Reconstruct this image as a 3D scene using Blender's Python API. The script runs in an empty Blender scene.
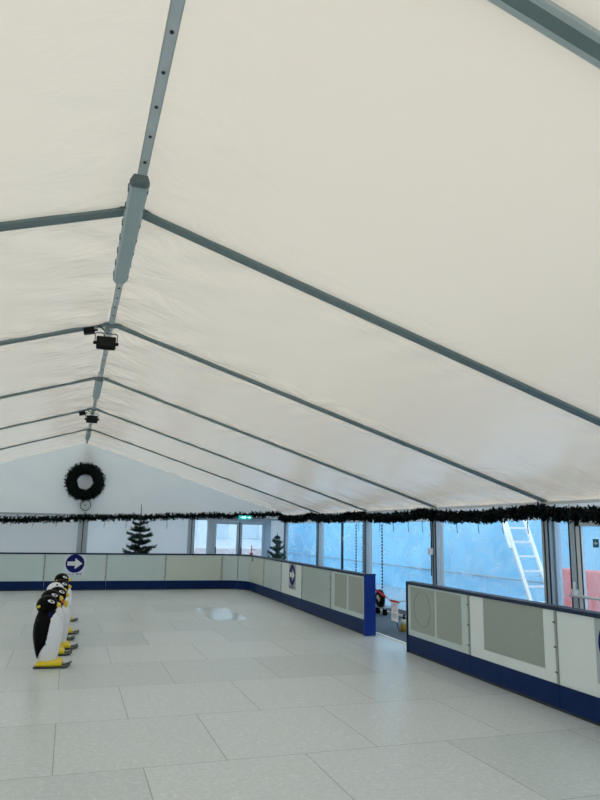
import bpy, bmesh, math, random
from mathutils import Vector, Matrix
random.seed(7)
C = bpy.context.scene.collection
PI = math.pi

# ------------------------------------------------------------------ helpers
class MB:
    """collects shapes and links them as ONE mesh object"""
    def __init__(s):
        s.v = []; s.f = []; s.mi = []; s.sm = []
    def add(s, vs, fs, mi=0, smooth=False):
        b = len(s.v); s.v += [tuple(v) for v in vs]
        for f in fs:
            s.f.append([b + i for i in f]); s.mi.append(mi); s.sm.append(smooth)
        return s
    def box(s, lo, hi, mi=0):
        x0, y0, z0 = lo; x1, y1, z1 = hi
        return s.hexa([(x0,y0,z0),(x1,y0,z0),(x1,y1,z0),(x0,y1,z0)], [(x0,y0,z1),(x1,y0,z1),(x1,y1,z1),(x0,y1,z1)], mi)
    def hexa(s, bot, top, mi=0):
        return s.add(list(bot)+list(top), [(3,2,1,0),(4,5,6,7),(0,1,5,4),(1,2,6,5),(2,3,7,6),(3,0,4,7)], mi)
    def beam(s, a, b, w, h, up=(0,0,1), mi=0):
        """box bar from a to b, w across and h along up"""
        a = Vector(a); b = Vector(b); d = (b-a).normalized(); u = Vector(up)
        sd = d.cross(u).normalized(); u = sd.cross(d).normalized()
        q = lambda p: [p - sd*w/2 - u*h/2, p + sd*w/2 - u*h/2, p + sd*w/2 + u*h/2, p - sd*w/2 + u*h/2]
        A = q(a); B = q(b)
        return s.add(A+B, [(0,1,2,3),(7,6,5,4),(0,4,5,1),(1,5,6,2),(2,6,7,3),(3,7,4,0)], mi)
    def tube(s, pts, r, n=8, mi=0, closed=False, cap=True):
        pts = [Vector(p) for p in pts]; m = len(pts)
        rr = r if isinstance(r, (list, tuple)) else [r]*m
        rings = []; prev = None
        for i, p in enumerate(pts):
            if closed: d = pts[(i+1) % m] - pts[i-1]
            else: d = pts[min(i+1, m-1)] - pts[max(i-1, 0)]
            d.normalize()
            if prev is None:
                ref = Vector((0,0,1)) if abs(d.z) < .9 else Vector((1,0,0))
                u = d.cross(ref).normalized()
            else:
                u = (prev - d*prev.dot(d)).normalized()
            prev = u; w = d.cross(u)
            rings.append([p + (u*math.cos(2*PI*k/n) + w*math.sin(2*PI*k/n))*rr[i] for k in range(n)])
        vs = [v for r_ in rings for v in r_]; fs = []
        for i in range(m if closed else m-1):
            j = (i+1) % m
            for k in range(n):
                fs.append((i*n+k, i*n+(k+1) % n, j*n+(k+1) % n, j*n+k))
        if not closed and cap:
            fs.append(tuple(range(n-1, -1, -1))); fs.append(tuple((m-1)*n+k for k in range(n)))
        return s.add(vs, fs, mi, True)
    def cyl(s, a, b, r, n=16, mi=0):
        return s.tube([a, b], r, n, mi)
    def loft(s, rings, mi=0, cap=True, smooth=True):
        n = len(rings[0]); vs = [v for r_ in rings for v in r_]; fs = []
        for i in range(len(rings)-1):
            for k in range(n):
                fs.append((i*n+k, i*n+(k+1) % n, (i+1)*n+(k+1) % n, (i+1)*n+k))
        if cap:
            fs.append(tuple(range(n-1, -1, -1))); fs.append(tuple((len(rings)-1)*n+k for k in range(n)))
        return s.add(vs, fs, mi, smooth)
    def ball(s, c, r, nu=20, nv=12, mi=0):
        c = Vector(c); r = r if isinstance(r, (tuple, list)) else (r, r, r)
        rings = []
        for j in range(1, nv):
            t = PI*j/nv
            rings.append([(c.x + r[0]*math.sin(t)*math.cos(2*PI*k/nu), c.y + r[1]*math.sin(t)*math.sin(2*PI*k/nu), c.z - r[2]*math.cos(t)) for k in range(nu)])
        b = len(s.v); s.loft(rings, mi, False)
        n0 = len(s.v); s.v += [(c.x, c.y, c.z - r[2]), (c.x, c.y, c.z + r[2])]
        L = b + (nv-2)*nu
        for k in range(nu):
            s.f.append([n0, b+(k+1) % nu, b+k]); s.mi.append(mi); s.sm.append(True)
            s.f.append([n0+1, L+k, L+(k+1) % nu]); s.mi.append(mi); s.sm.append(True)
        return s
    def xf(s, M):
        s.v = [tuple(M @ Vector(v)) for v in s.v]; return s
    def build(s, name, mats, parent=None, kind=None, bevel=0, label=None):
        me = bpy.data.meshes.new(name); me.from_pydata(s.v, [], s.f)
        for m in (mats if isinstance(mats, (list, tuple)) else [mats]): me.materials.append(m)
        me.polygons.foreach_set('material_index', s.mi)
        me.polygons.foreach_set('use_smooth', s.sm)
        me.update()
        o = bpy.data.objects.new(name, me); C.objects.link(o)
        if parent is not None: o.parent = parent
        if kind: o['kind'] = kind
        if label: o['label'] = label
        if bevel:
            b = o.modifiers.new('bevel', 'BEVEL'); b.width = bevel; b.segments = 2; b.limit_method = 'ANGLE'
        return o

def tag(o, label, cat, group=None):
    o['label'] = label; o['category'] = cat
    if group: o['group'] = group
    return o
def thing(name, label, cat, loc=(0,0,0), rotz=0, group=None):
    o = bpy.data.objects.new(name, None); C.objects.link(o)
    o.location = loc; o.rotation_euler = (0, 0, rotz); o.empty_display_size = .1
    return tag(o, label, cat, group)
def copy_tree(o, parent=None):
    c = o.copy(); C.objects.link(c)
    if parent is not None: c.parent = parent
    for ch in list(o.children): copy_tree(ch, c)
    return c

# ------------------------------------------------------------------ materials
def mat(name, col, rough=.5, metal=0, spec=.5, noise=0, nscale=8, bump=0, bscale=40, emit=0):
    m = bpy.data.materials.new(name); m.use_nodes = True; nt = m.node_tree
    p = nt.nodes['Principled BSDF']
    p.inputs['Base Color'].default_value = (*col, 1); p.inputs['Roughness'].default_value = rough
    p.inputs['Metallic'].default_value = metal; p.inputs['Specular IOR Level'].default_value = spec
    tc = nt.nodes.new('ShaderNodeTexCoord')
    if noise:
        n = nt.nodes.new('ShaderNodeTexNoise'); n.inputs['Scale'].default_value = nscale; n.inputs['Detail'].default_value = 4
        r = nt.nodes.new('ShaderNodeValToRGB')
        lo = tuple(max(0, c*(1-noise)) for c in col); hi = tuple(min(1, c*(1+noise)) for c in col)
        r.color_ramp.elements[0].color = (*lo, 1); r.color_ramp.elements[1].color = (*hi, 1)
        r.color_ramp.elements[0].position = .3; r.color_ramp.elements[1].position = .7
        nt.links.new(tc.outputs['Object'], n.inputs['Vector']); nt.links.new(n.outputs['Fac'], r.inputs['Fac'])
        nt.links.new(r.outputs['Color'], p.inputs['Base Color'])
    if bump:
        n = nt.nodes.new('ShaderNodeTexNoise'); n.inputs['Scale'].default_value = bscale; n.inputs['Detail'].default_value = 3
        b = nt.nodes.new('ShaderNodeBump'); b.inputs['Strength'].default_value = bump; b.inputs['Distance'].default_value = .02
        nt.links.new(tc.outputs['Object'], n.inputs['Vector']); nt.links.new(n.outputs['Fac'], b.inputs['Height'])
        nt.links.new(b.outputs['Normal'], p.inputs['Normal'])
    if emit:
        p.inputs['Emission Color'].default_value = (*col, 1); p.inputs['Emission Strength'].default_value = emit
    return m

def fabric(name, col, trans, gloss=.06, grough=.3, bump=.3, scale=(1,1,1), nscale=2.5, dist=.05, gather=False):
    """coated tent fabric: daylight comes through, folds catch a soft sheen"""
    m = bpy.data.materials.new(name); m.use_nodes = True; nt = m.node_tree; N = nt.nodes; L = nt.links
    N.remove(N['Principled BSDF']); out = N['Material Output']
    tc = N.new('ShaderNodeTexCoord'); mp = N.new('ShaderNodeMapping'); mp.inputs['Scale'].default_value = scale
    n1 = N.new('ShaderNodeTexNoise'); n1.inputs['Scale'].default_value = nscale; n1.inputs['Detail'].default_value = 4; n1.inputs['Roughness'].default_value = .55
    n1.inputs['Distortion'].default_value = .6
    L.new(tc.outputs['Object'], mp.inputs['Vector']); L.new(mp.outputs['Vector'], n1.inputs['Vector'])
    b = N.new('ShaderNodeBump'); b.inputs['Strength'].default_value = bump; b.inputs['Distance'].default_value = dist
    L.new(n1.outputs['Fac'], b.inputs['Height'])
    if gather:      # the sheet is tight in the middle of a bay and gathered along the frames, the ridge and the eave
        sx = N.new('ShaderNodeSeparateXYZ'); L.new(tc.outputs['Object'], sx.inputs[0])
        def mth(op, a, bb=None, c=None):
            q = N.new('ShaderNodeMath'); q.operation = op
            for i_, v in enumerate((a, bb, c)):
                if v is None: continue
                if isinstance(v, (int, float)): q.inputs[i_].default_value = v
                else: L.new(v, q.inputs[i_])
            return q.outputs[0]
        def ramp(v, a, bb, lo, hi):
            q = N.new('ShaderNodeMapRange'); q.interpolation_type = 'SMOOTHSTEP'
            for i_, w in enumerate((a, bb, lo, hi)): q.inputs[i_+1].default_value = w
            L.new(v, q.inputs[0]); return q.outputs[0]
        fy = mth('PINGPONG', mth('ADD', sx.outputs[1], 3*3.25-5.22), 3.25/2)       # distance to the nearest frame
        fx = mth('ABSOLUTE', mth('SUBTRACT', sx.outputs[0], .298))
        far = ramp(sx.outputs[1], 3.5, 8.5, .25, 1)
        k = mth('MAXIMUM', ramp(fy, .05, .75, 1, .0), mth('MAXIMUM', ramp(fx, .1, 1.3, 1, 0), ramp(fx, 4.6, 6.4, 0, .8)))
        L.new(mth('MULTIPLY_ADD', mth('MULTIPLY', k, far), bump, .03), b.inputs['Strength'])
    d = N.new('ShaderNodeBsdfDiffuse'); d.inputs['Color'].default_value = (*col, 1)
    t = N.new('ShaderNodeBsdfTranslucent'); t.inputs['Color'].default_value = (*col, 1)
    g = N.new('ShaderNodeBsdfGlossy'); g.inputs['Roughness'].default_value = grough; g.inputs['Color'].default_value = (.9,.95,1,1)
    m1 = N.new('ShaderNodeMixShader'); m1.inputs[0].default_value = trans
    m2 = N.new('ShaderNodeMixShader'); fr = N.new('ShaderNodeLayerWeight'); fr.inputs['Blend'].default_value = .5
    pw = N.new('ShaderNodeMath'); pw.operation = 'POWER'; pw.inputs[1].default_value = 2.6
    for s in (d, t, g): L.new(b.outputs['Normal'], s.inputs['Normal'])
    L.new(b.outputs['Normal'], fr.inputs['Normal'])
    mul = N.new('ShaderNodeMath'); mul.operation = 'MULTIPLY_ADD'; mul.inputs[1].default_value = .58; L.new(fr.outputs['Facing'], pw.inputs[0]); mul.inputs[2].default_value = gloss
    L.new(pw.outputs[0], mul.inputs[0]); L.new(mul.outputs[0], m2.inputs[0])
    L.new(d.outputs[0], m1.inputs[1]); L.new(t.outputs[0], m1.inputs[2])
    L.new(m1.outputs[0], m2.inputs[1]); L.new(g.outputs[0], m2.inputs[2]); L.new(m2.outputs[0], out.inputs['Surface'])
    return m

def clear_film(name, tint, haze=.15, gloss=.05, bump=.2, nscale=3, stretch=(1,1,1)):
    """see-through sheet: tinted clear + a little milky haze + reflection"""
    m = bpy.data.materials.new(name); m.use_nodes = True; nt = m.node_tree; N = nt.nodes; L = nt.links
    N.remove(N['Principled BSDF']); out = N['Material Output']
    tc = N.new('ShaderNodeTexCoord'); mp = N.new('ShaderNodeMapping'); mp.inputs['Scale'].default_value = stretch
    n1 = N.new('ShaderNodeTexNoise'); n1.inputs['Scale'].default_value = nscale; n1.inputs['Detail'].default_value = 5
    n1.inputs['Distortion'].default_value = 1.0
    L.new(tc.outputs['Object'], mp.inputs['Vector']); L.new(mp.outputs['Vector'], n1.inputs['Vector'])
    b = N.new('ShaderNodeBump'); b.inputs['Strength'].default_value = bump; b.inputs['Distance'].default_value = .04
    L.new(n1.outputs['Fac'], b.inputs['Height'])
    T = N.new('ShaderNodeBsdfTransparent'); T.inputs['Color'].default_value = (*tint, 1)
    t = N.new('ShaderNodeBsdfTranslucent'); t.inputs['Color'].default_value = (.9,.95,1,1)
    g = N.new('ShaderNodeBsdfGlossy'); g.inputs['Roughness'].default_value = .12
    for s in (t, g): L.new(b.outputs['Normal'], s.inputs['Normal'])
    r = N.new('ShaderNodeMapRange'); r.inputs[1].default_value = .35; r.inputs[2].default_value = .7; r.inputs[3].default_value = haze*.4; r.inputs[4].default_value = haze*1.6
    L.new(n1.outputs['Fac'], r.inputs[0])
    m1 = N.new('ShaderNodeMixShader'); L.new(r.outputs[0], m1.inputs[0]); L.new(T.outputs[0], m1.inputs[1]); L.new(t.outputs[0], m1.inputs[2])
    m2 = N.new('ShaderNodeMixShader'); m2.inputs[0].default_value = gloss; L.new(m1.outputs[0], m2.inputs[1]); L.new(g.outputs[0], m2.inputs[2])
    L.new(m2.outputs[0], out.inputs['Surface'])
    return m

M = {}
M['roof'] = fabric('roof_fabric', (.90,.785,.655), .33, gloss=.02, grough=.24, bump=.50, scale=(.8,1.1,.8), nscale=2.1, dist=.12, gather=True)
M['gable'] = fabric('gable_fabric', (.78,.805,.795), .20, gloss=.02, bump=.35, scale=(1,1,.5), nscale=1.3, dist=.12)
M['curtain'] = fabric('curtain_fabric', (.84,.87,.88), .32, gloss=.02, bump=.3, scale=(1,1.2,.6), nscale=2.0, dist=.08)
M['film'] = clear_film('clear_window_film', (.80,.93,1.0), haze=.20, gloss=.05, bump=.3, nscale=2.2, stretch=(1,1,1.6))
M['glass'] = clear_film('door_glass', (.92,.97,1.0), haze=.04, gloss=.06, bump=.02, nscale=3)
M['wet_glass'] = clear_film('misted_door_glass', (.90,.96,1.0), haze=.14, gloss=.05, bump=.15, nscale=9, stretch=(1,2,.5))
M['alu'] = mat('grey_aluminium', (.20,.265,.27), .45, .4, noise=.06, nscale=5)
M['alu_light'] = mat('pale_aluminium', (.52,.58,.58), .45, .2, noise=.05, nscale=5)
M['post'] = mat('post_aluminium', (.42,.48,.52), .4, .5, noise=.05)
M['frame'] = mat('door_frame_aluminium', (.50,.58,.66), .38, .45)
M['dark_alu'] = mat('dark_gasket', (.03,.04,.055), .5, spec=.2)
M['strip'] = mat('ridge_strip_metal', (.60,.64,.66), .45, .1, noise=.05)
M['hole'] = mat('dark_bolt', (.02,.025,.03), .5)
M['bright_bolt'] = mat('bright_bolt', (.8,.85,.85), .25, .7)
M['batten'] = mat('grey_light_housing', (.40,.49,.50), .45, 0, noise=.03)
M['batten_end'] = mat('dark_grey_end_cap', (.11,.15,.155), .5)
M['black'] = mat('black_plastic', (.006,.007,.008), .5, spec=.15)
M['black_cable'] = mat('black_cable', (.012,.013,.014), .5)
M['lens'] = mat('floodlight_glass', (.010,.013,.013), .2, spec=.2)
M['b_white'] = mat('board_white', (.56,.68,.69), .28, noise=.02, nscale=2)
M['b_bright'] = mat('board_bright_white', (.78,.86,.87), .28, noise=.02, nscale=2)
M['b_grey'] = mat('board_grey_white', (.44,.535,.52), .28, noise=.03, nscale=2)
M['b_cream'] = mat('board_cream', (.60,.67,.61), .28, noise=.02, nscale=2)
M['b_blue'] = mat('kickplate_blue', (.002,.020,.100), .4, spec=.12, noise=.12, nscale=6)
M['b_gap'] = mat('kickplate_base_gap', (.03,.04,.05), .6)
M['b_rail'] = mat('rail_dark_blue', (.008,.025,.065), .4, spec=.25)
M['b_post'] = mat('end_post_blue', (.004,.035,.26), .42, spec=.2)
M['inset'] = mat('grey_inset_sheet', (.345,.40,.365), .45, noise=.05, nscale=30)
M['inset_ring'] = mat('grey_inset_ring', (.33,.385,.355), .45)
M['joint'] = mat('joint_strip', (.36,.40,.39), .4, .3)
M['sheet'] = mat('sign_sheet', (.66,.72,.82), .35)
M['sheet_grey'] = mat('sign_sheet_grey', (.42,.48,.52), .35)
M['navy'] = mat('sign_navy', (.005,.012,.12), .45, spec=.12)
M['navy_text'] = mat('sign_text_navy', (.03,.06,.2), .4)
M['pale_text'] = mat('sign_text_faded', (.22,.32,.52), .4)
M['arrow'] = mat('sign_arrow_white', (.72,.76,.80), .35)
M['carpet'] = mat('walkway_blue_grey', (.10,.145,.20), .8, noise=.2, nscale=30, bump=.3, bscale=120)
M['sill'] = mat('white_sill', (.8,.83,.85), .4)
M['base_grey'] = mat('grey_base_rail', (.30,.34,.38), .45, .3)
M['fir'] = mat('dark_fir_needles', (.012,.022,.016), .6, spec=.1, noise=.5, nscale=20)
M['fir_garland'] = mat('garland_needles', (.006,.011,.010), .7, spec=.08, noise=.5, nscale=20)
M['fir_tree'] = mat('tree_needles', (.014,.038,.028), .6, spec=.15, noise=.5, nscale=25)
M['fir_pale'] = mat('tree_needles_pale', (.065,.14,.13), .6, spec=.2, noise=.4, nscale=25)
M['bark'] = mat('bark', (.06,.045,.03), .85, noise=.3, nscale=30)
M['p_black'] = mat('penguin_black', (.003,.003,.0035), .4, spec=.07)
M['p_white'] = mat('penguin_white', (.80,.83,.90), .35, noise=.02)
M['p_yellow'] = mat('penguin_yellow', (.80,.62,.015), .35)
M['p_beak'] = mat('penguin_beak_yellow', (.82,.60,.05), .35)
M['p_orange'] = mat('orange_cloth', (.65,.17,.03), .6)
M['p_blue'] = mat('collar_blue', (.003,.009,.06), .6, spec=.1)
M['ski'] = mat('runner_dark', (.035,.055,.06), .35)
M['dial'] = mat('dial_face', (.56,.63,.66), .45)
M['dial_rim'] = mat('dial_rim', (.05,.07,.08), .4)
M['red'] = mat('red_plastic', (.55,.02,.04), .4)
M['red_barrier'] = mat('red_barrier_plastic', (1.0,.15,.12), .45, noise=.1)
M['chain_pale'] = mat('pale_chain', (.55,.60,.68), .45)
M['paper'] = mat('notice_paper', (.72,.74,.80), .5)
M['ink'] = mat('notice_ink', (.30,.32,.40), .6)
M['cream'] = mat('cream_hub', (.70,.66,.50), .4)
M['amber'] = mat('amber_liquid_bottle', (.42,.29,.03), .3)
M['bottle_top'] = mat('milky_bottle_top', (.62,.62,.52), .35)
M['green_note'] = mat('green_grey_notice', (.17,.26,.24), .5)
M['exit_green'] = mat('exit_sign_teal', (.02,.42,.42), .4, emit=.55)
M['exit_white'] = mat('exit_sign_white', (.7,1,1), .4, emit=1.1)
M['teal'] = mat('door_sticker_teal', (.01,.13,.18), .4)
M['white_metal'] = mat('white_ladder_metal', (.95,.97,1.0), .35)
M['tarp'] = mat('pale_blue_tarpaulin', (.27,.68,.98), .5, noise=.08, nscale=1.6, bump=.6, bscale=2.5)
M['snow'] = mat('wet_blue_grey_ground', (.24,.38,.50), .8, noise=.1)
M['facade'] = mat('white_facade', (.90,.92,.94), .7, noise=.03)
M['brick'] = mat('pink_brick', (.78,.62,.60), .8, noise=.15, nscale=6)
M['bwin'] = mat('building_window', (.66,.76,.82), .3)
M['wire'] = mat('tie_cord', (.05,.055,.06), .6)

# floor: pale plastic rink mats laid in brick bond, scratched
def floor_mat():
    m = bpy.data.materials.new('rink_mats'); m.use_nodes = True; nt = m.node_tree; N = nt.nodes; L = nt.links
    p = N['Principled BSDF']
    tc = N.new('ShaderNodeTexCoord'); 
    mp = N.new('ShaderNodeMapping'); mp.inputs['Location'].default_value = (-.64, -5.365, 0)
    L.new(tc.outputs['Object'], mp.inputs['Vector'])
    bt = N.new('ShaderNodeTexBrick'); bt.offset = .5; bt.offset_frequency = 2; bt.squash = 1
    bt.inputs['Scale'].default_value = 1; bt.inputs['Brick Width'].default_value = 1.24; bt.inputs['Row Height'].default_value = 1.33
    bt.inputs['Mortar Size'].default_value = .004; bt.inputs['Mortar Smooth'].default_value = .1; bt.inputs['Bias'].default_value = 0
    bt.inputs['Color1'].default_value = (.64,.705,.735,1); bt.inputs['Color2'].default_value = (.535,.61,.64,1); bt.inputs['Mortar'].default_value = (.27,.34,.33,1)
    L.new(mp.outputs[0], bt.inputs['Vector'])
    n = N.new('ShaderNodeTexNoise'); n.inputs['Scale'].default_value = 26; n.inputs['Detail'].default_value = 7; n.inputs['Roughness'].default_value = .7
    L.new(tc.outputs['Object'], n.inputs['Vector'])
    r = N.new('ShaderNodeMapRange'); r.inputs[1].default_value = .3; r.inputs[2].default_value = .7; r.inputs[3].default_value = .87; r.inputs[4].default_value = 1.10
    L.new(n.outputs['Fac'], r.inputs[0])
    # fine curved scratches
    wv = N.new('ShaderNodeTexWave'); wv.wave_type = 'BANDS'; wv.bands_direction = 'DIAGONAL'
    wv.inputs['Scale'].default_value = 3.2; wv.inputs['Distortion'].default_value = 22; wv.inputs['Detail'].default_value = 4; wv.inputs['Detail Scale'].default_value = 1.4
    L.new(tc.outputs['Object'], wv.inputs['Vector'])
    r2 = N.new('ShaderNodeMapRange'); r2.inputs[1].default_value = .93; r2.inputs[2].default_value = 1; r2.inputs[3].default_value = 1; r2.inputs[4].default_value = 1.13
    L.new(wv.outputs['Fac'], r2.inputs[0])
    mu = N.new('ShaderNodeMath'); mu.operation = 'MULTIPLY'; L.new(r.outputs[0], mu.inputs[0]); L.new(r2.outputs[0], mu.inputs[1])
    vm = N.new('ShaderNodeVectorMath'); vm.operation = 'SCALE'; L.new(bt.outputs['Color'], vm.inputs[0]); L.new(mu.outputs[0], vm.inputs['Scale'])
    L.new(vm.outputs[0], p.inputs['Base Color'])
    p.inputs['Specular IOR Level'].default_value = .5
    # one mat, buckled and worn smooth, in front of the doors
    sx = N.new('ShaderNodeSeparateXYZ'); L.new(tc.outputs['Object'], sx.inputs[0])
    def rng(o, a, b):
        g = N.new('ShaderNodeMath'); g.operation = 'GREATER_THAN'; g.inputs[1].default_value = a; L.new(o, g.inputs[0])
        l = N.new('ShaderNodeMath'); l.operation = 'LESS_THAN'; l.inputs[1].default_value = b; L.new(o, l.inputs[0])
        q = N.new('ShaderNodeMath'); q.operation = 'MULTIPLY'; L.new(g.outputs[0], q.inputs[0]); L.new(l.outputs[0], q.inputs[1]); return q.outputs[0]
    a = rng(sx.outputs[0], 2.72, 3.42); b_ = rng(sx.outputs[1], 13.2, 15.34)
    mk = N.new('ShaderNodeMath'); mk.operation = 'MULTIPLY'; L.new(a, mk.inputs[0]); L.new(b_, mk.inputs[1])
    ro = N.new('ShaderNodeMapRange'); ro.inputs[3].default_value = .30; ro.inputs[4].default_value = .14; L.new(mk.outputs[0], ro.inputs[0])
    L.new(ro.outputs[0], p.inputs['Roughness'])
    bp = N.new('ShaderNodeBump'); bp.inputs['Strength'].default_value = .25; bp.inputs['Distance'].default_value = .01
    n3 = N.new('ShaderNodeTexNoise'); n3.inputs['Scale'].default_value = 5; n3.inputs['Detail'].default_value = 5; L.new(tc.outputs['Object'], n3.inputs['Vector'])
    hs = N.new('ShaderNodeMath'); hs.operation = 'MULTIPLY_ADD'; hs.inputs[1].default_value = .5; L.new(r2.outputs[0], hs.inputs[0]); L.new(n3.outputs['Fac'], hs.inputs[2])
    L.new(hs.outputs[0], bp.inputs['Height'])
    cb = N.new('ShaderNodeCombineXYZ'); cb.inputs[0].default_value = 0; cb.inputs[2].default_value = 0
    ty = N.new('ShaderNodeMath'); ty.operation = 'MULTIPLY'; ty.inputs[1].default_value = -.042; L.new(mk.outputs[0], ty.inputs[0]); L.new(ty.outputs[0], cb.inputs[1])
    ad = N.new('ShaderNodeVectorMath'); ad.operation = 'ADD'; L.new(bp.outputs['Normal'], ad.inputs[0]); L.new(cb.outputs[0], ad.inputs[1])
    no = N.new('ShaderNodeVectorMath'); no.operation = 'NORMALIZE'; L.new(ad.outputs[0], no.inputs[0])
    L.new(no.outputs[0], p.inputs['Normal'])
    return m
M['floor'] = floor_mat()

# ------------------------------------------------------------------ dimensions
RX = .298            # ridge
HW = 6.478           # half width
HR, HE = 4.20, 2.162 # rafter underside at ridge and eave
D = 3.25; Y1 = 5.22
GY = Y1 + 5*D        # far gable, 21.47
FY = Y1 - 3*D        # front gable, behind the camera
WR, WL = RX + HW, RX - HW
def roofz(x): return HR + (HE-HR)*abs(x-RX)/HW
bx = lambda y: 4.744 + .0211*(y-6.5)     # rink face of the right-hand boards

# ------------------------------------------------------------------ floor, ground
MB().box((WL, FY, -.08), (5.12, 20.1, 0)).build('floor', M['floor'], kind='structure')
MB().box((5.12, FY, -.08), (WR, GY, -.004)).box((WL, 20.1, -.08), (5.12, GY, -.004)).build('floor_walkway', M['carpet'], kind='structure')
MB().box((-30, -20, -.25), (45, 60, -.09)).build('ground', M['snow'], kind='structure')
MB().hexa([(5.06,9.0,0),(5.13,9.0,0),(5.18,11.1,0),(5.11,11.1,0)], [(5.06,9.0,.012),(5.13,9.0,.012),(5.18,11.1,.012),(5.11,11.1,.012)]).build('trim_threshold', M['sill'], kind='structure')

# ------------------------------------------------------------------ roof fabric, one sheet with sags between the frames
def roof():
    mb = MB(); nx, ny = 120, 20
    for side in (-1, 1):
        for b in range(8):
            y0 = FY + b*D; vs = []; fs = []
            rnd = random.Random(b*2+side)
            ph = [rnd.uniform(0, 6.28) for _ in range(6)]
            for i in range(nx+1):
                u = i/nx
                for j in range(ny+1):
                    t = j/ny
                    x = RX + side*HW*u
                    edge = 4*t*(1-t)
                    z = roofz(x) + .022 + .03*edge*math.sin(PI*u)
                    # gathers close to the rafters and the ridge
                    e = min(t, 1-t)
                    near = math.exp(-e*8) * (1 - math.exp(-e*16)) * (.35 if b < 3 else 1)
                    z += .024*near*math.sin(u*88+ph[0]+3*math.sin(u*9+ph[1])+e*9) * (.45+.55*math.sin(u*5+ph[4])**2)
                    ek = 1 - math.exp(-e*16)
                    z += .022*ek*math.exp(-u*11)*(1-math.exp(-u*60))*math.sin(t*19+ph[2]+u*14) * (.4 if b < 3 else 1)
                    z += .010*math.exp(-u*7)*near*8*math.sin(u*60+t*30+ph[5])*(0 if b < 3 else 1)
                    z += .016*ek*math.exp(-(1-u)*9)*math.sin(t*21+ph[3]+u*8)
                    vs.append((x, y0 + D*t, z))
            for i in range(nx):
                for j in range(ny):
                    a = i*(ny+1)+j
                    f = (a, a+1, a+ny+2, a+ny+1)
                    fs.append(f if side < 0 else f[::-1])
            mb.add(vs, fs, 0, True)
    return mb.build('ceiling', M['roof'], kind='structure')
roof()

# ------------------------------------------------------------------ gables and side walls
def cloth_grid(mb, p00, p10, p01, p11, nu, nv, amp, seed, mi=0):
    p00, p10, p01, p11 = map(Vector, (p00, p10, p01, p11)); rnd = random.Random(seed)
    ph = [rnd.uniform(0, 6.28) for _ in range(6)]
    n = (p10-p00).cross(p01-p00).normalized(); vs = []; fs = []
    L = (p10-p00).length
    for i in range(nu+1):
        u = i/nu
        for j in range(nv+1):
            v = j/nv
            p = (p00*(1-u)+p10*u)*(1-v) + (p01*(1-u)+p11*u)*v
            k = math.sin(PI*u)**.5*math.sin(PI*v)**.5 if 0 < u < 1 and 0 < v < 1 else 0
            w = math.sin(u*L*1.9+ph[0]+2.2*v) + .6*math.sin(u*L*3.3+ph[1]-3*v) + .5*math.sin(v*7+ph[2]+u*L*.8)
            vs.append(p + n*amp*k*w)
    for i in range(nu):
        for j in range(nv):
            a = i*(nv+1)+j; fs.append((a, a+nv+1, a+nv+2, a+1))
    mb.add(vs, fs, mi, True)

GB = 2.05   # horizontal gable rail height
def gable(y, name, doors):
    mb = MB()
    n = 10
    for s in (-1, 1):
        for k in range(n):
            xa = RX + s*HW*k/n; xb = RX + s*HW*(k+1)/n
            cloth_grid(mb, (xa,y,GB), (xb,y,GB), (xa,y,roofz(xa)+.15), (xb,y,roofz(xb)+.15), 6, 14, .0, k)
    return mb
# far gable: upper triangle as a rippled sheet (one grid per half), lower curtains left of the doors
mb = MB()
def tri_cloth(mb, y, s, seed):
    nu, nv = 40, 24; rnd = random.Random(seed); ph = [rnd.uniform(0,6.28) for _ in range(5)]; vs = []; fs = []
    for i in range(nu+1):
        u = i/nu; x = RX + s*HW*u; zt = roofz(x)+.06
        for j in range(nv+1):
            v = j/nv; z = GB + (zt-GB)*v
            k = min(1, 6*u)*min(1, 6*(1-u))*math.sin(PI*v)
            # folds fan out from the middle post under the wreath
            ang = math.atan2(z-GB+.25, abs(x-RX)+.05)
            d = .055*k*math.sin(ang*13+ph[0]) + .04*k*math.sin(x*2.3+ph[1]+z*1.5) + .018*k*math.sin(x*5.1+z*3+ph[2])
            vs.append((x, y-d, z))
    for i in range(nu):
        for j in range(nv):
            a = i*(nv+1)+j; f = (a, a+nv+1, a+nv+2, a+1); fs.append(f if s > 0 else f[::-1])
    mb.add(vs, fs, 0, True)
tri_cloth(mb, GY, 1, 3); tri_cloth(mb, GY, -1, 5)
cloth_grid(mb, (WL,GY,0), (RX,GY,0), (WL,GY,GB), (RX,GY,GB), 60, 18, .05, 8, 0)
cloth_grid(mb, (RX,GY,0), (3.55,GY,0), (RX,GY,GB), (3.55,GY,GB), 40, 18, .05, 9, 1)
cloth_grid(mb, (6.19,GY,0), (WR,GY,0), (6.19,GY,GB), (WR,GY,GB), 10, 14, .01, 10, 1)
back = mb.build('wall_back', [M['gable'], M['curtain']], kind='structure')
for x in (-1.62,-1.02,-.38,.98,1.62,2.25,2.85):
    MB().tube([(x,GY-.05,1.93),(x+.005,GY-.055,1.82),(x,GY-.05,1.70)], .007, 6).build('curtain_tie', M['wire'], back)
MB().beam((RX-HW,GY-.03,GB),(WR,GY-.03,GB),.05,.06).build('gable_rail', M['post'], back)
# front gable behind the camera
mb = MB(); tri_cloth(mb, FY, 1, 1); tri_cloth(mb, FY, -1, 2)
cloth_grid(mb, (WL,FY,0), (WR,FY,0), (WL,FY,GB), (WR,FY,GB), 40, 10, .03, 4)
mb.build('wall_front', M['gable'], kind='structure')
# left side wall: plain translucent curtains
mb = MB()
for b in range(8):
    cloth_grid(mb, (WL,FY+b*D,0), (WL,FY+(b+1)*D,0), (WL,FY+b*D,2.34), (WL,FY+(b+1)*D,2.34), 14, 10, .02, b)
mb.build('wall_left', M['curtain'], kind='structure')
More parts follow.
